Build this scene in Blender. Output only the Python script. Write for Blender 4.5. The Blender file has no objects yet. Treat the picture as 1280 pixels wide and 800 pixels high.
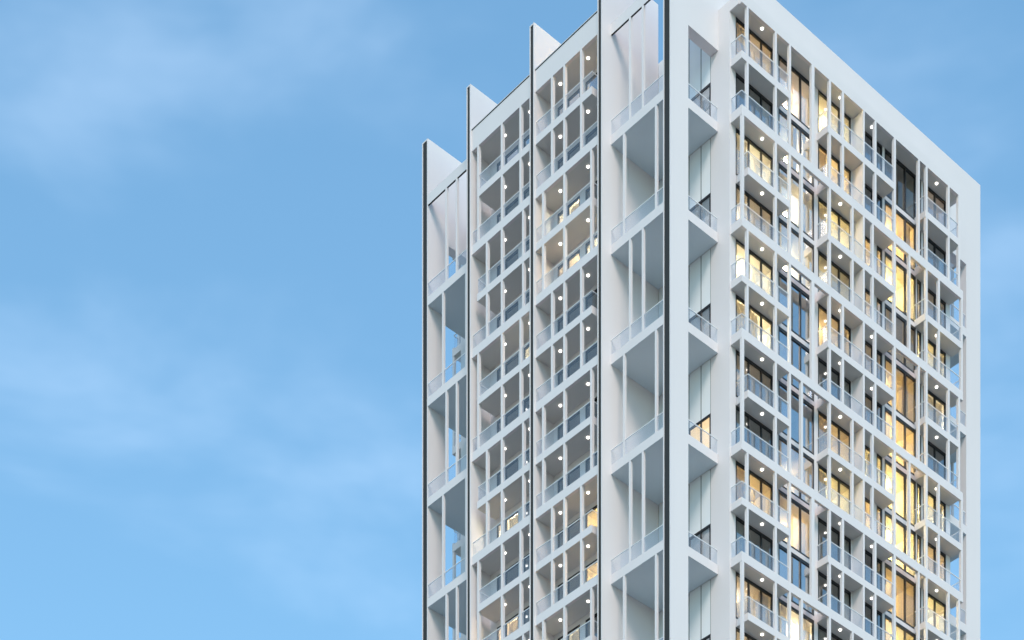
import bpy, bmesh, math, random
from mathutils import Vector, Matrix
random.seed(7)
S = bpy.context.scene
COL = S.collection

# ------------------------------------------------------------------ camera, sky, sun, exposure
EYE = 1.6
cam = bpy.data.cameras.new("camera")
cam.sensor_width = 36.0
cam.lens = 80.083
cam.shift_y = 1.6809
cam.clip_start = 0.5
cam.clip_end = 9000
camo = bpy.data.objects.new("camera", cam)
camo.location = (0, 0, EYE)
camo.rotation_euler = (math.radians(90), 0, 0)
COL.objects.link(camo)
S.camera = camo

SUN_EL, SUN_AZ = 42.0, 176.0        # azimuth clockwise from +Y: behind the camera, a little to its right
W = bpy.data.worlds.new("World")
S.world = W
W.use_nodes = True
nt = W.node_tree
nt.nodes.clear()
def wn(t, **k):
    n = nt.nodes.new(t)
    for a, b in k.items(): setattr(n, a, b)
    return n
out = wn("ShaderNodeOutputWorld"); bg = wn("ShaderNodeBackground")
sky = wn("ShaderNodeTexSky", sky_type='NISHITA', sun_disc=False, sun_elevation=math.radians(SUN_EL),
         sun_rotation=math.radians(SUN_AZ), altitude=0.0, air_density=1.4, dust_density=0.3, ozone_density=0.8)
tc = wn("ShaderNodeTexCoord")
mp = wn("ShaderNodeMapping"); mp.inputs['Scale'].default_value = (1.0, 1.0, 2.4)
mp.inputs['Location'].default_value = (6.3, 3.0, 0.0)
nz = wn("ShaderNodeTexNoise"); nz.inputs['Scale'].default_value = 9.0; nz.inputs['Detail'].default_value = 4.0
nz.inputs['Roughness'].default_value = 0.5; nz.inputs['Distortion'].default_value = 0.2
cr = wn("ShaderNodeMapRange", interpolation_type='SMOOTHSTEP')
cr.inputs['From Min'].default_value = 0.40; cr.inputs['From Max'].default_value = 0.85
cr.inputs['To Min'].default_value = 0.0; cr.inputs['To Max'].default_value = 0.14
mix = wn("ShaderNodeMixRGB"); mix.inputs['Color2'].default_value = (7.2, 8.2, 9.4, 1)
L = nt.links.new
L(tc.outputs['Generated'], mp.inputs['Vector']); L(mp.outputs['Vector'], nz.inputs['Vector'])
L(nz.outputs['Fac'], cr.inputs['Value']); L(cr.outputs['Result'], mix.inputs['Fac'])
tint = wn("ShaderNodeMixRGB", blend_type='MULTIPLY'); tint.inputs['Fac'].default_value = 1.0
tint.inputs['Color2'].default_value = (0.68, 0.95, 1.0, 1)      # clear, slightly cyan air, the same all round the sky
L(sky.outputs['Color'], tint.inputs['Color1']); L(tint.outputs['Color'], mix.inputs['Color1']); L(mix.outputs['Color'], bg.inputs['Color'])
bg.inputs['Strength'].default_value = 0.15
L(bg.outputs['Background'], out.inputs['Surface'])

sl = bpy.data.lights.new("sun", 'SUN')
sl.energy = 1.6
sl.angle = math.radians(22)
sl.color = (1.0, 0.83, 0.69)
so = bpy.data.objects.new("sun", sl)
so.rotation_euler = (math.radians(90 - SUN_EL), 0, math.radians(180 - SUN_AZ))
so.location = (40, -60, 200)
COL.objects.link(so)

S.view_settings.view_transform = 'Standard'
S.view_settings.look = 'None'
S.view_settings.gamma = 1.0
S.view_settings.exposure = 0.70
S.render.engine = 'CYCLES'
S.cycles.max_bounces = 10
S.cycles.transparent_max_bounces = 16
S.cycles.sample_clamp_indirect = 6.0

# ------------------------------------------------------------------ materials
def new_mat(name):
    m = bpy.data.materials.new(name); m.use_nodes = True
    t = m.node_tree; t.nodes.clear()
    o = t.nodes.new("ShaderNodeOutputMaterial")
    return m, t, o
def painted(name, col, rough=0.55, var=0.05, scale=0.6, bump=0.02, streak=0.0):
    m, t, o = new_mat(name)
    b = t.nodes.new("ShaderNodeBsdfPrincipled")
    g = t.nodes.new("ShaderNodeNewGeometry")
    n = t.nodes.new("ShaderNodeTexNoise"); n.inputs['Scale'].default_value = scale; n.inputs['Detail'].default_value = 6
    mp = t.nodes.new("ShaderNodeMapping"); mp.inputs['Scale'].default_value = (1, 1, 0.35 if streak else 1)
    r = t.nodes.new("ShaderNodeMapRange"); r.inputs['To Min'].default_value = 1 - var; r.inputs['To Max'].default_value = 1 + var * .4
    mul = t.nodes.new("ShaderNodeMixRGB"); mul.blend_type = 'MULTIPLY'; mul.inputs['Fac'].default_value = 1
    mul.inputs['Color1'].default_value = (*col, 1)
    t.links.new(g.outputs['Position'], mp.inputs['Vector']); t.links.new(mp.outputs['Vector'], n.inputs['Vector'])
    t.links.new(n.outputs['Fac'], r.inputs['Value']); t.links.new(r.outputs['Result'], mul.inputs['Color2'])
    t.links.new(mul.outputs['Color'], b.inputs['Base Color'])
    b.inputs['Roughness'].default_value = rough
    if bump:
        n2 = t.nodes.new("ShaderNodeTexNoise"); n2.inputs['Scale'].default_value = 9; n2.inputs['Detail'].default_value = 3
        bp = t.nodes.new("ShaderNodeBump"); bp.inputs['Strength'].default_value = bump; bp.inputs['Distance'].default_value = 0.05
        t.links.new(g.outputs['Position'], n2.inputs['Vector']); t.links.new(n2.outputs['Fac'], bp.inputs['Height'])
        t.links.new(bp.outputs['Normal'], b.inputs['Normal'])
    t.links.new(b.outputs['BSDF'], o.inputs['Surface'])
    return m
M = {}
M['white'] = painted("white_paint", (0.70, 0.655, 0.66), 0.6, 0.065, 0.35, 0.02, streak=1)
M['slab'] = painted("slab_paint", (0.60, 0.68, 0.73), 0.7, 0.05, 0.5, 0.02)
M['panel'] = painted("wall_panel", (0.74, 0.76, 0.78), 0.5, 0.04, 0.5, 0.01)
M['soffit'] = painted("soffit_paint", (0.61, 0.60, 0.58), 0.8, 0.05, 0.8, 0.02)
M['metal'] = painted("dark_edge_metal", (0.022, 0.022, 0.022), 0.75, 0.1, 1.0, 0.0)
M['frame'] = painted("black_window_frame", (0.012, 0.012, 0.014), 0.35, 0.1, 2.0, 0.0)
M['room'] = painted("room_plaster", (0.76, 0.70, 0.58), 0.85, 0.06, 1.0, 0.0)
M['backing'] = painted("dark_backing", (0.03, 0.032, 0.036), 0.9, 0.1, 1.0, 0.0)
M['ground'] = painted("city_ground", (0.17, 0.17, 0.16), 0.9, 0.3, 0.02, 0.0)
M['rail'] = painted("white_rail", (0.78, 0.79, 0.80), 0.35, 0.02, 1.0, 0.0)

def glass(name, tint, refl_ior, rough, diffuse=0.0, dcol=(0.7, 0.8, 0.9), base=0.0):
    m, t, o = new_mat(name)
    tr = t.nodes.new("ShaderNodeBsdfTransparent"); tr.inputs['Color'].default_value = (*tint, 1)
    gl = t.nodes.new("ShaderNodeBsdfGlossy"); gl.inputs['Roughness'].default_value = rough
    gl.inputs['Color'].default_value = (0.95, 0.97, 1, 1)
    fr = t.nodes.new("ShaderNodeFresnel"); fr.inputs['IOR'].default_value = refl_ior
    mx = t.nodes.new("ShaderNodeMixShader")
    # only the outer skin of the sheet mirrors the sky; the inner skin lets light through
    gm = t.nodes.new("ShaderNodeNewGeometry")
    inv = t.nodes.new("ShaderNodeMath"); inv.operation = 'SUBTRACT'; inv.inputs[0].default_value = 1.0
    mu = t.nodes.new("ShaderNodeMath"); mu.operation = 'MULTIPLY'
    t.links.new(gm.outputs['Backfacing'], inv.inputs[1])
    fb = t.nodes.new("ShaderNodeMath"); fb.operation = 'ADD'; fb.use_clamp = True; fb.inputs[1].default_value = base
    t.links.new(fr.outputs['Fac'], fb.inputs[0])
    t.links.new(inv.outputs[0], mu.inputs[0]); t.links.new(fb.outputs[0], mu.inputs[1])
    t.links.new(mu.outputs[0], mx.inputs['Fac'])
    src = tr
    if diffuse:
        df = t.nodes.new("ShaderNodeBsdfDiffuse"); df.inputs['Color'].default_value = (*dcol, 1)
        tl = t.nodes.new("ShaderNodeBsdfTranslucent"); tl.inputs['Color'].default_value = (*dcol, 1)
        ad = t.nodes.new("ShaderNodeMixShader"); ad.inputs['Fac'].default_value = 0.5
        t.links.new(df.outputs[0], ad.inputs[1]); t.links.new(tl.outputs[0], ad.inputs[2])
        m2 = t.nodes.new("ShaderNodeMixShader"); m2.inputs['Fac'].default_value = diffuse
        t.links.new(tr.outputs[0], m2.inputs[1]); t.links.new(ad.outputs[0], m2.inputs[2])
        src = m2
    t.links.new(src.outputs[0], mx.inputs[1]); t.links.new(gl.outputs[0], mx.inputs[2])
    t.links.new(mx.outputs[0], o.inputs['Surface'])
    return m
M['pane'] = glass("window_glass", (0.80, 0.81, 0.82), 1.5, 0.005, base=0.22)
M['bay_pane'] = glass("coated_bay_glass", (0.92, 0.93, 0.94), 1.5, 0.005, base=0.45)
M['clear_pane'] = glass("clear_bay_glass", (0.76, 0.76, 0.75), 1.5, 0.005, base=0.05)
M['baluster'] = glass("balustrade_glass", (0.95, 0.97, 0.99), 1.45, 0.02, 0.06, (0.82, 0.87, 0.93), base=0.03)

def emit(name, col, st):
    m, t, o = new_mat(name)
    e = t.nodes.new("ShaderNodeEmission"); e.inputs['Color'].default_value = (*col, 1); e.inputs['Strength'].default_value = st
    t.links.new(e.outputs[0], o.inputs['Surface'])
    return m
M['downlight'] = emit("downlight_glow", (1.0, 0.95, 0.86), 3.2)
def curtain_mat(name, col, glow=0.0):
    m, t, o = new_mat(name)
    df = t.nodes.new("ShaderNodeBsdfDiffuse"); df.inputs['Color'].default_value = (*col, 1)
    tl = t.nodes.new("ShaderNodeBsdfTranslucent"); tl.inputs['Color'].default_value = (*col, 1)
    mx = t.nodes.new("ShaderNodeMixShader"); mx.inputs['Fac'].default_value = 0.5
    t.links.new(df.outputs[0], mx.inputs[1]); t.links.new(tl.outputs[0], mx.inputs[2])
    last = mx
    if glow:
        e = t.nodes.new("ShaderNodeEmission"); e.inputs['Color'].default_value = (1.0, 0.78, 0.45, 1); e.inputs['Strength'].default_value = glow
        a = t.nodes.new("ShaderNodeAddShader")
        t.links.new(mx.outputs[0], a.inputs[0]); t.links.new(e.outputs[0], a.inputs[1]); last = a
    t.links.new(last.outputs[0], o.inputs['Surface'])
    return m
M['curtain'] = curtain_mat("cream_curtain", (0.80, 0.74, 0.62))
M['blind_glow'] = curtain_mat("glowing_blind", (0.80, 0.70, 0.55), 0.55)  # emission put into the cloth, in place of room light behind it

# ------------------------------------------------------------------ tower frame: u = along the right face, v = along the left face
H = 3.2
H0 = 36.5145
def Z(i): return EYE + (H0 - i) * H            # i = floors below the top soffit
ROOT_ANG = math.atan2(0.67094, 0.74153)
du = Vector((math.cos(ROOT_ANG), math.sin(ROOT_ANG), 0)); dv = Vector((-du.y, du.x, 0))
tower = bpy.data.objects.new("apartment_tower", None)
COL.objects.link(tower)
tower.location = du * 92.43 + dv * 88.89
tower.rotation_euler = (0, 0, ROOT_ANG)
tower['label'] = "white high-rise apartment tower with gridded balconies, tall projecting fins and some lit windows"
tower['category'] = "building"

CACHE = {}
def mesh_from_boxes(name, boxes, mats):
    """boxes: list of (x0,x1,y0,y1,z0,z1[,mat index])"""
    me = bpy.data.meshes.new(name)
    vs, fs, mi = [], [], []
    for b in boxes:
        x0, x1, y0, y1, z0, z1 = b[:6]
        k = len(vs)
        vs += [(x0, y0, z0), (x1, y0, z0), (x1, y1, z0), (x0, y1, z0), (x0, y0, z1), (x1, y0, z1), (x1, y1, z1), (x0, y1, z1)]
        fs += [(k, k+3, k+2, k+1), (k+4, k+5, k+6, k+7), (k, k+1, k+5, k+4), (k+1, k+2, k+6, k+5), (k+2, k+3, k+7, k+6), (k+3, k, k+4, k+7)]
        m = b[6] if len(b) > 6 else 0
        bm_ = b[7] if len(b) > 7 else m           # own material for the underside
        mi += [bm_, m, m, m, m, m]
    me.from_pydata(vs, [], fs); me.update()
    for m in mats: me.materials.append(M[m])
    for p, m in zip(me.polygons, mi): p.material_index = m
    return me
def add(name, me, parent, loc=(0, 0, 0)):
    o = bpy.data.objects.new(name, me); COL.objects.link(o)
    o.parent = parent; o.location = loc
    return o
def box(name, u0, u1, v0, v1, z0, z1, mat, parent=None, origin=None):
    """one box as an object; alike boxes share a mesh. Local origin = its low corner."""
    if u0 > u1: u0, u1 = u1, u0
    if v0 > v1: v0, v1 = v1, v0
    if z0 > z1: z0, z1 = z1, z0
    key = (name, round(u1-u0, 4), round(v1-v0, 4), round(z1-z0, 4), mat)
    if key not in CACHE:
        CACHE[key] = mesh_from_boxes(name, [(0, u1-u0, 0, v1-v0, 0, z1-z0)], [mat])
    p = parent or tower
    off = Vector(p.location) if parent else Vector((0, 0, 0))
    return add(name, CACHE[key], p, Vector((u0, v0, z0)) - off)
def multi(name, boxes, mats, parent=None):
    me = mesh_from_boxes(name, boxes, mats)
    o = add(name, me, parent or tower)
    return o

GROUND = 0.0
RIGHT_END = 25.55
WIN_V = -.08          # outer face of the window wall of the right face
# ------------------------------------------------------------------ end walls and fins (white plates with a dark strip down their narrow edge)
def plate(name, v0, v1, uf, segs, ztop):
    """segs: boxes of the plate behind its trimmed edge"""
    t = (v1 - v0)
    e = 0.075
    bx = [(uf, uf + .06, v0, v0 + e, GROUND, ztop), (uf, uf + .06, v1 - e, v1, GROUND, ztop),
          (uf, uf + .06, v0 + e, v1 - e, ztop - .08, ztop)]
    bx += segs
    o = multi(name, bx, ['white'])
    s = box('edge_strip', uf + .03, uf + .06, v0 + e, v1 - e, GROUND, ztop - .08, 'metal', o)
    s['label'] = "dark metal strip set into the narrow white edge"
    return o
ZT = Z(-1.33)
def end_wall(v0, v1):
    a = .85
    sg = [(a + .06, 2.32, v0, v1, GROUND, ZT),
          (2.32, 4.82, v0, v1, Z(.53), ZT),
          (4.82, RIGHT_END, v0, v1, Z(-.2) + .004, ZT),
          (RIGHT_END, 28.44, v0, v1, Z(.53), ZT),
          (28.44, 29.95, v0, v1, GROUND, ZT)]
    return plate('end_wall', v0, v1, a, sg, ZT)
end_wall(0.82, 1.40)
end_wall(22.20, 22.76)
FINS = [(5.62, 6.00), (11.43, 11.83), (17.22, 17.60)]
for v0, v1 in FINS:
    ztf = Z(-1.29)
    plate('fin', v0, v1, .12, [(.18, 4.80, v0, v1, GROUND, ztf)], ztf)
# the fin that closes the right end terraces
box('fin', RIGHT_END + .12, 30.6, 5.62, 6.0, GROUND, Z(-1.29), 'white')

# ------------------------------------------------------------------ body of the tower
NF = 13                                                  # storeys built in full, from the roof down
box('core_wall', 5.0, RIGHT_END - .12, 3.30, 20.2, GROUND, Z(-.2) - .02, 'room')
box('roof', 4.825, RIGHT_END + .1, -.77, 24.3, Z(0), Z(-.2) - .004, 'white')
ZB = Z(NF)
# left flank of the flats (room backs, terrace backs)
box('flank_wall', 4.90, 5.0, 0.03, 23.55, GROUND, Z(0), 'room')
box('flank_wall', RIGHT_END - .12, RIGHT_END, 0.0, 23.55, GROUND, Z(0), 'white')
multi('flank_skin', [(4.82, 4.90, 0.021, 1.40, GROUND, Z(0)), (4.82, 4.90, 22.2, 23.57, GROUND, Z(0))], ['white'])
# lower storeys, outside the picture: plain shaft down to the street
box('lower_shaft', 4.83, RIGHT_END - .01, -.075, 3.3, GROUND, ZB, 'white')
box('lower_shaft', 1.75, 4.80, 6.0, 17.22, GROUND, ZB, 'white')
box('lower_shaft', 4.82, RIGHT_END, 20.2, 23.57, GROUND, ZB, 'white')

# rooms behind the right face
RIGHT_ROOMS = [(5.02, 8.72), (8.82, 12.35), (12.45, 15.80), (15.95, 18.72), (18.82, 22.03), (22.12, 25.40)]
for k in range(1, len(RIGHT_ROOMS)):
    a, b = RIGHT_ROOMS[k-1][1], RIGHT_ROOMS[k][0]
    box('partition_wall', a, b, .03, 3.29, ZB, Z(0), 'room')
for i in range(1, NF + 1):
    box('floor_slab', 5.02, RIGHT_END - .13, .03, 3.29, Z(i), Z(i - .15), 'room')
    for va, vb in ((6.01, 11.42), (11.84, 17.21)):
        box('floor_slab', 1.86, 4.89, va, vb, Z(i), Z(i - .15), 'room')

# ------------------------------------------------------------------ windows
def window(axis, a0, a1, plane, z0, z1, mull=(), horiz=(), fr=.085, depth=.10, parent=None, name='window', kind='frame', curtain=None, glz='pane'):
    """axis 'u': lies in a plane v=const and faces -v; axis 'v': lies in a plane u=const and faces -u. plane = outer face."""
    def bx(p0, p1, zz0, zz1, d0=0.0, d1=depth):
        if axis == 'u': return (p0, p1, plane + d0, plane + d1, zz0, zz1)
        return (plane + d0, plane + d1, p0, p1, zz0, zz1)
    bars = [bx(a0, a0 + fr, z0, z1), bx(a1 - fr, a1, z0, z1), bx(a0 + fr, a1 - fr, z1 - fr * 1.7, z1), bx(a0 + fr, a1 - fr, z0, z0 + fr * 1.2)]
    xs = [a0 + fr]
    for m in mull:
        bars.append(bx(m - fr * .6, m + fr * .6, z0 + fr * 1.2, z1 - fr * 1.7)); xs += [m - fr * .6, m + fr * .6]
    xs.append(a1 - fr)
    o = multi(name, bars, [kind], parent)
    for q in range(0, len(xs), 2):
        p = bx(xs[q], xs[q+1], z0 + fr * 1.2, z1 - fr * 1.7, depth * .55, depth * .55 + .012)
        box('pane', *p, glz, o)
    if curtain:
        for c0, c1, cm in curtain:
            drape(axis, c0, c1, plane + depth + .12, z0 + fr, z1 - .1, cm, o)
    return o
def drape(axis, a0, a1, plane, z0, z1, mat, parent):
    me = bpy.data.meshes.new('curtain')
    n = max(8, int((a1 - a0) / .045))
    vs, fs = [], []
    ph = random.random() * 6
    for q in range(n + 1):
        a = a0 + (a1 - a0) * q / n
        w = .045 * math.sin(q * 1.15 + ph) + .02 * math.sin(q * .37 + 2 * ph)
        for d in (0, .012):
            for z in (z0, z1):
                vs.append((a, plane + w + d, z) if axis == 'u' else (plane + w + d, a, z))
    for q in range(n):
        k = 4 * q
        fs += [(k, k+4, k+5, k+1), (k+2, k+3, k+7, k+6), (k+1, k+5, k+7, k+3), (k, k+2, k+6, k+4)]
    fs += [(0, 1, 3, 2), (4*n, 4*n+2, 4*n+3, 4*n+1)]
    me.from_pydata(vs, [], fs); me.update(); me.materials.append(M[mat])
    return add('curtain', me, parent)

# lamps in lit rooms
LAMPM = {}
def lamp(u, v, z, power, col):
    key = (round(power, 2), col)
    if key not in LAMPM:
        LAMPM[key] = emit("room_lamp_%d" % len(LAMPM), {'y': (1.0, .80, .34), 'a': (1.0, .68, .26), 'w': (1.0, .87, .58), 't': (1.0, .76, .45)}[col], 275 * power)
        me = bpy.data.meshes.new('room_lamp')
        bm = bmesh.new()
        bmesh.ops.create_uvsphere(bm, u_segments=12, v_segments=8, radius=.17)
        bmesh.ops.scale(bm, vec=(1, 1, .7), verts=bm.verts)
        r = bmesh.ops.create_cone(bm, segments=6, radius1=.012, radius2=.012, depth=.40, cap_ends=True)
        bmesh.ops.translate(bm, vec=(0, 0, .31), verts=r['verts'])
        bm.to_mesh(me); bm.free(); me.materials.append(LAMPM[key]); CACHE[('lamp', key)] = me
    return add('room_lamp', CACHE[('lamp', key)], tower, (u, v, z))

# room states, right face, storey by storey from the roof: (power, tint) or None
LIT = {
 0: {0: (.35, 'a'), 2: (1.0, 'w'), 3: (.25, 't'), 4: (1.1, 'w'), 5: (1.9, 'w'), 8: (.45, 'a'), 10: (.25, 't'), 11: (.3, 't'), 6: (.05, 't')},
 1: {0: (.28, 't'), 1: (.7, 'w'), 2: (.32, 'w'), 3: (.28, 'w'), 8: (.25, 'a'), 10: (1.1, 'w'), 11: (1.1, 'y'), 7: (.12, 't')},
 2: {0: (.8, 'y'), 1: (.9, 'a'), 2: (.9, 'y'), 3: (.18, 'y'), 4: (.35, 'a'), 6: (.35, 'a'), 7: (.7, 'y')},
 3: {2: (.55, 'a'), 3: (.3, 't'), 6: (.7, 'y'), 7: (.6, 'a'), 5: (.06, 't'), 4: (.1, 't')},
 4: {1: (.75, 'a'), 2: (1.0, 'y'), 4: (.3, 'a'), 5: (.8, 'a'), 6: (1.1, 'y'), 7: (1.3, 'y'), 8: (.3, 'a'), 9: (.9, 'y'), 10: (.5, 'a'), 3: (.06, 't')},
 5: {0: (.12, 't'), 3: (.55, 'y'), 4: (1.6, 'w'), 6: (.8, 'y'), 7: (.45, 'a'), 8: (.9, 'y'), 2: (.08, 't')},
}
for rm, (a, b) in enumerate(RIGHT_ROOMS):
    for i in range(NF):
        st = LIT[rm].get(i)
        if st:
            lamp(a + (b - a) * (.82 if rm == 1 else .55), 1.75, Z(i) - .58, *st)

# ------------------------------------------------------------------ balconies
def rail_glass(bal, axis, a0, a1, plane, zb, zt):
    t = .02
    if axis == 'u':
        box('glass_panel', a0, a1, plane, plane + t, zb, zt, 'baluster', bal)
        box('handrail', a0 - .01, a1 + .01, plane - .015, plane + t + .015, zt, zt + .036, 'rail', bal)
    else:
        box('glass_panel', plane, plane + t, a0, a1, zb, zt, 'baluster', bal)
        box('handrail', plane - .015, plane + t + .015, a0 - .01, a1 + .01, zt, zt + .036, 'rail', bal)
def downlight(bal, u, v, z):
    k = 'dl'
    if k not in CACHE:
        me = bpy.data.meshes.new('downlight'); bm = bmesh.new()
        r = bmesh.ops.create_cone(bm, segments=20, radius1=.076, radius2=.086, depth=.05, cap_ends=True)
        bm.to_mesh(me); bm.free(); me.materials.append(M['downlight']); CACHE[k] = me
    return add('downlight', CACHE[k], bal, (u, v, z - .028))

GV0, GV1 = -.95, -.78           # grid plane of the right face
def post_r(u0, u1, m, top=None, bot=None):
    box('frame_post', u0, u1, GV0, GV1, Z(2*m + 1.83) if bot is None else bot, Z(2*m) if top is None else top, 'white')
M1P = [(5.33, 5.48), (7.77, 7.93), (9.02, 9.18), (11.02, 11.28), (12.62, 12.79), (13.82, 14.0), (15.80, 15.94), (16.89, 17.06), (18.76, 18.95), (21.16, 21.31), (21.92, 22.1), (24.18, 24.34), (25.24, 25.42)]
M2P = [(4.92, 5.10), (7.77, 7.93), (9.02, 9.18), (10.07, 10.25), (12.62, 12.79), (14.75, 14.90), (15.80, 15.94), (16.65, 16.81), (18.76, 18.95), (20.23, 20.39), (21.92, 22.1), (23.18, 23.34), (25.53, 25.70)]
NM = 7
for m in range(NM):
    ps = M1P if m % 2 == 0 else M2P
    for a, b in ps:
        if m == NM - 1: continue
        post_r(a, b, m)
    ue = 25.45 if m == 0 else 25.72
    th = .2 if m == 0 else .17
    box('frame_beam', 4.90, ue, GV0, GV1, Z(2*m), Z(2*m - th), 'white')

SEG = {'a': (4.90, 9.03), 'd': (12.50, 15.87), 'g': (15.87, 18.80), 'k': (21.88, 25.50)}
def balcony_r(i, kind):
    """storey i: its ceiling is Z(i); the slab built here is the FLOOR of storey i (underside Z(i+1))"""
    band = (i % 2 == 1)                     # floor slab sits behind a broad beam
    m2 = (i // 2) % 2 == 1
    u0, u1 = SEG[kind]
    if kind == 'a' and m2 and not band: u0 = 5.43
    if kind == 'k': u1 = 25.44 if not m2 else 25.70
    zt = Z(i + .86) if not band else Z(i + .84)
    vf = GV1 if band else GV0 + .008
    zbot = Z(i + 1) if band else Z(i + .99)
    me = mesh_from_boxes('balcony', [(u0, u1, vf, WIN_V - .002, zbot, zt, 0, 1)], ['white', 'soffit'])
    bal = add('balcony', me, tower)
    zr = Z(i + .57)
    pf = GV0 + .05
    ps = [p for p in (M2P if m2 else M1P)]
    e0 = u0 + .05; e1 = u1 - .05
    if kind == 'a' and m2 and band: e0 = 5.15
    cuts = [p for p in ps if p[1] > e0 and p[0] < e1]
    x = e0
    runs = []
    for a, b in cuts:
        if a - x > .12: runs.append((x, a - .005))
        x = max(x, b + .005)
    if e1 - x > .12: runs.append((x, e1))
    for a, b in runs:
        rail_glass(bal, 'u', a, b, pf, zt + .02, zr)
    if kind in 'adk':
        rail_glass(bal, 'v', pf + .05, WIN_V - .03, u0 + .03, zt + .02, zr)
    if kind == 'k':
        rail_glass(bal, 'v', pf + .05, WIN_V - .03, u1 - .06, zt + .02, zr)
    return bal
dl_r = {'a': (7.05, -.58), 'd': (14.06, -.60), 'g': (17.13, -.54), 'k': (23.48, -.58)}
dark_ceiling = {('a', 1), ('k', 1), ('k', 2), ('g', 2), ('g', 3), ('g', 6), ('d', 1), ('g', 1), ('g', 7)}
BAL = {}
for i in range(NF):
    for kind in 'adgk':
        BAL[(i, kind)] = balcony_r(i, kind)
for i in range(NF):
    for kind in 'adgk':
        if (kind, i) in dark_ceiling: continue
        host = BAL.get((i - 1, kind))
        u, v = dl_r[kind]
        if host is None:
            o = downlight(tower, u, v, Z(0))
        else:
            downlight(host, u, v, Z(i) if i % 2 == 0 else Z(i - .01))
# soffit lining of the top beam
for u0, u1 in ((4.91, 11.9), (11.91, 18.8), (18.81, 25.4)):
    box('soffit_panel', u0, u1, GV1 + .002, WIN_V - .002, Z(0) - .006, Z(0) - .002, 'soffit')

# ------------------------------------------------------------------ right face: walls and windows
WALLS = [(4.82, 5.33), (8.55, 9.05), (12.27, 12.63), (15.70, 17.00), (17.82, 18.16), (18.71, 18.94), (22.03, 22.13), (22.58, 22.74), (25.10, 25.55)]
for a, b in WALLS:
    box('wall_pier', a, b, WIN_V, .02, ZB, Z(0) - .01, 'white')
box('party_wall', 15.81, 15.93, GV1 + .01, WIN_V - .004, ZB, Z(0) - .01, 'white')
TALL_C = {(1, 1): [(10.1, 11.0, 'curtain'), (11.6, 12.1, 'curtain')], (1, 2): [(11.6, 12.1, 'curtain')], (1, 10): [(9.2, 10.0, 'curtain'), (11.5, 12.1, 'curtain')], (1, 5): [(11.2, 12.1, 'curtain')],
          (4, 1): [(21.2, 21.7, 'curtain')], (4, 5): [(19.1, 19.7, 'blind_glow')], (4, 9): [(19.1, 19.8, 'blind_glow')], (4, 4): [(21.0, 21.5, 'curtain')]}
for i in range(NF):
    zt, zb = Z(i) - .012, Z(i + .85)
    cu = None
    if i == 5: cu = [(5.4, 7.5, 'curtain')]
    if i == 2: cu = [(5.4, 6.6, 'curtain')]
    rr = random.Random(100 + i)
    def side(a, b, p):
        return [(a, a + (b - a) * rr.uniform(.15, .42), 'curtain')] if rr.random() < p else ([(b - (b - a) * rr.uniform(.12, .35), b, 'curtain')] if rr.random() < p else None)
    window('u', 5.33, 8.55, WIN_V, zb, zt, (6.49, 7.58), curtain=cu or side(5.42, 8.45, .45))
    # tall glazing with no balcony before it: it runs past the floors, which show as white bands between black frames
    g1 = Z(i) - .012 if i == 0 else Z(i - .05) - .13
    g0 = Z(i + .95) + .13
    window('u', 9.05, 12.27, WIN_V, g0, g1, (10.02, 11.05), fr=.10, glz='bay_pane', curtain=TALL_C.get((1, i)))
    window('u', 18.94, 22.03, WIN_V, g0, g1, (19.97, 20.99), fr=.10, glz='clear_pane', curtain=TALL_C.get((4, i)))
    window('u', 12.62, 15.70, WIN_V, zb, zt, (13.62, 14.62), curtain=[(12.7, 13.6, 'curtain')] if i in (1, 7) else side(12.72, 15.6, .4))
    window('u', 17.00, 17.82, WIN_V, zb, zt, curtain=side(17.1, 17.75, .35))
    window('u', 18.16, 18.71, WIN_V, zb, zt)
    window('u', 22.13, 22.58, WIN_V, zb, zt)
    window('u', 22.74, 25.10, WIN_V, zb, zt, (24.0,), curtain=[(22.8, 25.0, 'curtain')] if i == 4 else side(22.8, 25.0, .5))
    # edge of the floor between storeys
    for a, b in ((5.33, 8.55), (12.62, 15.7), (17.0, 17.82), (18.16, 18.71), (22.13, 22.58), (22.74, 25.1)):
        box('floor_edge', a, b, WIN_V + .012, .018, Z(i + 1) - .012, Z(i + .85), 'white')
    for a, b in ((9.051, 12.269), (18.941, 22.029)):
        box('floor_edge', a, b, WIN_V - .012, .018, Z(i + .95) - .128, Z(i + .95) + .128, 'white')

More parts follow.
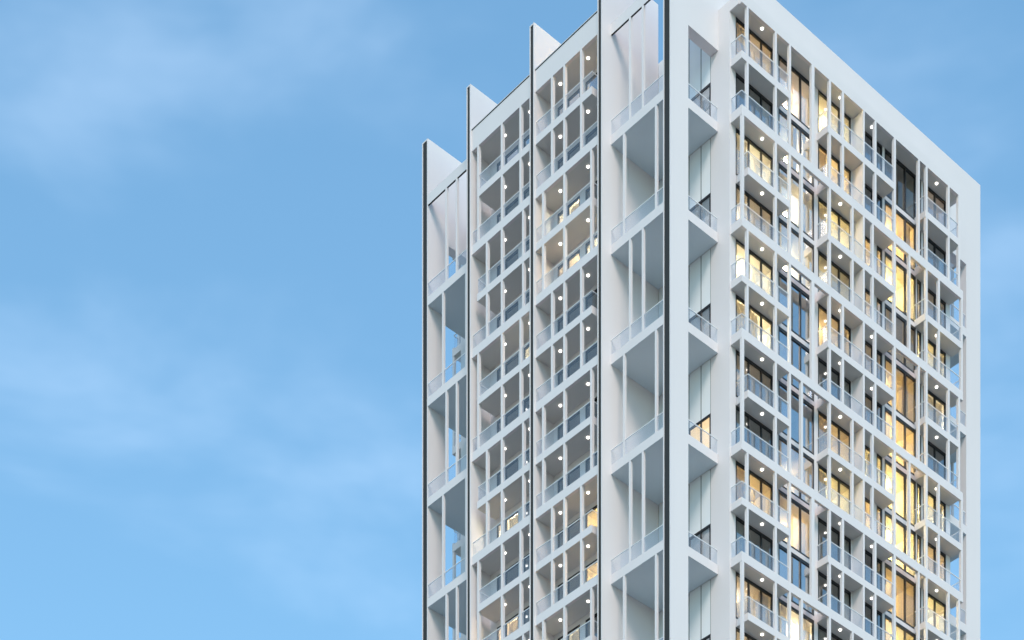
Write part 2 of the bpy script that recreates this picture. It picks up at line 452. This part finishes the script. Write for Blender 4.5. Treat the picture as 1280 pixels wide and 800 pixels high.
# ------------------------------------------------------------------ corner terraces (double height, open to both sides)
def terrace(m, u0, u1, v0, v1, edges, rails):
    """slab under module m: underside Z(2m)"""
    z0, z1 = Z(2*m), Z(2*m - .17)
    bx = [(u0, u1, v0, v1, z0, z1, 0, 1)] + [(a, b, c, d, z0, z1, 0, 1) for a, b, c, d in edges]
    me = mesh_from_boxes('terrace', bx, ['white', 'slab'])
    o = add('terrace', me, tower)
    for ax, a0, a1, pl in rails:
        rail_glass(o, ax, a0, a1, pl, z1 + .01, Z(2*m - .44))
    return o
T_MULL = {'near': ([4.07, 3.03], [4.56, 1.98]), 'far': ([20.40, 19.40], [20.72, 18.50])}
for m in range(1, NM):
    mull = T_MULL['near'][(m - 1) % 2]
    ed = sorted([1.41] + [x for x in mull] + [5.61])
    runs = [('v', ed[q] + .075, ed[q+1] - .075, .88) for q in range(3)]
    runs[0] = ('v', 1.41, runs[0][2], .88); runs[2] = ('v', runs[2][1], 5.61, .88)
    terrace(m, .85, 4.80, 1.402, 5.618, [(2.322, 4.80, .822, 1.402)], runs + [('u', 2.33, 4.80, .88)])
    mull = T_MULL['far'][(m - 1) % 2]
    ed = sorted([17.61] + [x for x in mull] + [22.19])
    runs = [('v', ed[q] + .075, ed[q+1] - .075, .88) for q in range(3)]
    runs[0] = ('v', 17.61, runs[0][2], .88); runs[2] = ('v', runs[2][1], 22.19, .88)
    terrace(m, .85, 4.80, 17.602, 22.198, [(2.322, 4.80, 22.198, 22.758)], runs + [('u', 2.33, 4.80, 22.66)])
    terrace(m, RIGHT_END + .002, 29.95, 1.402, 5.618, [(RIGHT_END + .002, 28.438, .822, 1.402)], [('u', 25.8, 28.43, .88), ('v', 1.41, 5.61, 29.88)])
for m in range(NM - 1):
    for key in ('near', 'far'):
        for x in T_MULL[key][m % 2]:
            box('terrace_post', .852, 1.0, x - .075, x + .075, Z(2*m + 1.83), Z(2*m), 'white')
    for x in ((3.0, 4.2) if m % 2 == 0 else (2.2, 4.6)):
        box('terrace_post', 29.80, 29.948, x - .075, x + .075, Z(2*m + 1.83), Z(2*m), 'white')
# top beams of the terraces (no ceiling above)
for v0, v1 in ((1.402, 5.618), (17.602, 22.198)):
    multi('terrace_beam', [(.85, .96, v0, v1, Z(0), Z(-.2), 0, 1)], ['white', 'metal'])
box('terrace_beam', 29.75, 29.95, 1.402, 5.618, Z(0), Z(-.2), 'white')

# back of the near terraces: tall wall panels with open joints and a black framed door
JO = [1.402, 2.17, 3.13, 4.15, 5.618]
for m in range(NM - 1):
    zb, zt = Z(2*m + 1.83), (Z(2*m) if m else Z(-.2))
    zh = zb + 2.70
    for q in range(4):
        a = JO[q] + .03; b = JO[q+1] - .03 if q < 3 else JO[q+1]
        box('wall_panel', 4.82, 4.90, a, b, zh if q < 2 else zb, zt, 'panel')
    window('v', 1.405, 3.12, 4.80, zb + .01, zh - .01, (2.17,), depth=.06, curtain=None)
    mat = 'blind_glow' if m == 3 else 'panel'
    box('door_backing', 4.872, 4.892, 1.41, 3.11, zb + .02, zh - .02, mat)  # added backing sheet: pale tone for glass reflection, glow for a lit room
for x in JO[:-1]:
    for m in range(NM - 1):
        z0 = Z(2*m + 1.83) + 2.70 if x < 3.0 else Z(2*m + 1.83)
        box('joint_strip', 4.824, 4.899, x - .031 if x > 1.5 else 1.403, x + .031, z0, (Z(2*m) if m else Z(-.2)) - .01, 'backing')
for v0, v1 in ((17.602, 22.198),):
    box('flank_skin', 4.82, 4.90, v0, v1, ZB, Z(-.2), 'white')

# ------------------------------------------------------------------ left face balconies between the fins
GU0, GU1, BW = .23, .43, 1.75
CP = ([(9.91, 10.07), (8.86, 9.01), (7.42, 7.57)], [(10.70, 10.85), (8.86, 9.01), (6.57, 6.72)])
BP = ([(16.57, 16.72), (14.38, 14.54), (12.70, 12.86)], [(15.76, 15.92), (14.38, 14.54), (12.47, 12.62)])
ZONES = [dict(v=(6.002, 11.428), posts=CP, thin=(6.58, 11.428), dl=(7.61, 9.99), win=[(10.28, 11.12), (9.16, 10.26), (6.9, 8.70)]),
         dict(v=(11.832, 17.218), posts=BP, thin=(11.832, 16.73), dl=(12.66, 14.95), win=[(15.92, 16.62), (14.62, 15.84), (12.6, 14.16)])]
LIT_L = {(0, 0): [(.6, 'a', 7.6)], (0, 2): [(1.6, 'w', 9.4)], (0, 3): [(.8, 't', 9.4), (.8, 'w', 7.6)], (0, 8): [(.7, 'a', 7.6)], (0, 9): [(.6, 'a', 7.6)], (0, 10): [(.6, 'w', 9.4)],
         (1, 7): [(1.2, 'w', 15.2)], (1, 9): [(.8, 't', 15.2)], (1, 4): [(.5, 'w', 13.2)]}
for zi_, zn in enumerate(ZONES):
    v0, v1 = zn['v']
    for m in range(NM):
        th = .4 if m == 0 else .17
        box('frame_beam', GU0, GU1, v0, v1, Z(2*m), Z(2*m - th), 'white')
        if m < NM - 1:
            for a, b in zn['posts'][m % 2]:
                box('frame_post', GU0, GU1, a, b, Z(2*m + 1.83), Z(2*m), 'white')
    box('coping', GU0 - .02, GU1 + .02, v0, v1, Z(-.4) + .002, Z(-.4) + .05, 'metal')
    box('coping', GU0 - .03, GU1 + .03, v0, v1, Z(-.4) + .052, Z(-.4) + .09, 'white')
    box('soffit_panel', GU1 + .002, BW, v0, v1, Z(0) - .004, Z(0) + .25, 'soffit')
    # back wall with its openings left out
    edges = sorted(zn['win'])
    x = v0
    for a, b in edges:
        box('back_wall', BW, BW + .10, x, a, ZB, Z(0), 'white'); x = b
    box('back_wall', BW, BW + .10, x, v1, ZB, Z(0), 'white')
    vm = 9.13 if zi_ == 0 else 14.58
    box('partition_wall', BW + .11, 4.89, vm - .06, vm + .0, ZB, Z(0), 'room')
    for i in range(NF):
        band = i % 2 == 1
        s0, s1 = (v0, v1) if band else zn['thin']
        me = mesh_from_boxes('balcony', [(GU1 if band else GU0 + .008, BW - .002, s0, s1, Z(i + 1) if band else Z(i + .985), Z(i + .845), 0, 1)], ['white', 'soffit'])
        bal = add('balcony', me, tower)
        zt, zr = Z(i + .845), Z(i + .57)
        x = s0 + .03
        for a, b in sorted(zn['posts'][(i // 2) % 2]):
            if a - x > .12: rail_glass(bal, 'v', x, a - .005, GU0 + .06, zt + .02, zr)
            x = max(x, b + .005)
        if s1 - .03 - x > .12: rail_glass(bal, 'v', x, s1 - .03, GU0 + .06, zt + .02, zr)
        if s0 > v0 + .1: rail_glass(bal, 'u', GU0 + .12, BW - .05, s0 + .04, zt + .02, zr)
        if s1 < v1 - .1: rail_glass(bal, 'u', GU0 + .12, BW - .05, s1 - .06, zt + .02, zr)
        BAL[(i, 'LC'[0] + str(zi_))] = bal
        host = BAL.get((i - 1, 'L' + str(zi_)))
        for v in zn['dl']:
            downlight(host or tower, .93, v, Z(i) if (i % 2 == 0) else Z(i - .015))
        zh = Z(i + .09)
        for q, (a, b) in enumerate(zn['win']):
            mu = ()
            cu = None
            if (zi_, i) in ((0, 2), (1, 7), (1, 9), (0, 10)) and q == 1: cu = [(a + .1, b - .1, 'curtain')]
            window('v', a, b, BW + .02, zt + .03, zh, mu, fr=.07, curtain=cu)
            box('lintel', BW, BW + .10, a + .001, b - .001, zh + .001, Z(i) + .40, 'white')
        for pw, cl, v in LIT_L.get((zi_, i), ()):
            lamp(3.0, v, Z(i) - .75, pw, cl)

# ------------------------------------------------------------------ far face, seen through the far terraces
for m in range(NM):
    box('frame_beam', 4.90, 14.0, 24.35, 24.52, Z(2*m), Z(2*m - .17), 'white')
    if m < NM - 1:
        a = 5.33 if m % 2 == 0 else 4.92
        box('frame_post', a, a + .16, 24.35, 24.52, Z(2*m + 1.83), Z(2*m), 'white')
for i in range(NF):
    band = i % 2 == 1
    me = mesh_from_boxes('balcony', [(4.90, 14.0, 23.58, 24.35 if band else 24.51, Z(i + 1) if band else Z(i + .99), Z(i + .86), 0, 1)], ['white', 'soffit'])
    bal = add('balcony', me, tower)
    rail_glass(bal, 'u', 5.0, 13.9, 24.44, Z(i + .85), Z(i + .57))
    rail_glass(bal, 'v', 23.6, 24.40, 4.95, Z(i + .85), Z(i + .57))
box('back_wall', 4.82, RIGHT_END, 23.50, 23.57, ZB, Z(0), 'white')

# ------------------------------------------------------------------ ground
g = bpy.data.meshes.new('ground')
bm = bmesh.new()
bmesh.ops.create_grid(bm, x_segments=40, y_segments=40, size=4000)
bm.to_mesh(g); bm.free(); g.materials.append(M['ground'])
go = bpy.data.objects.new('ground', g); COL.objects.link(go)
go['kind'] = 'structure'
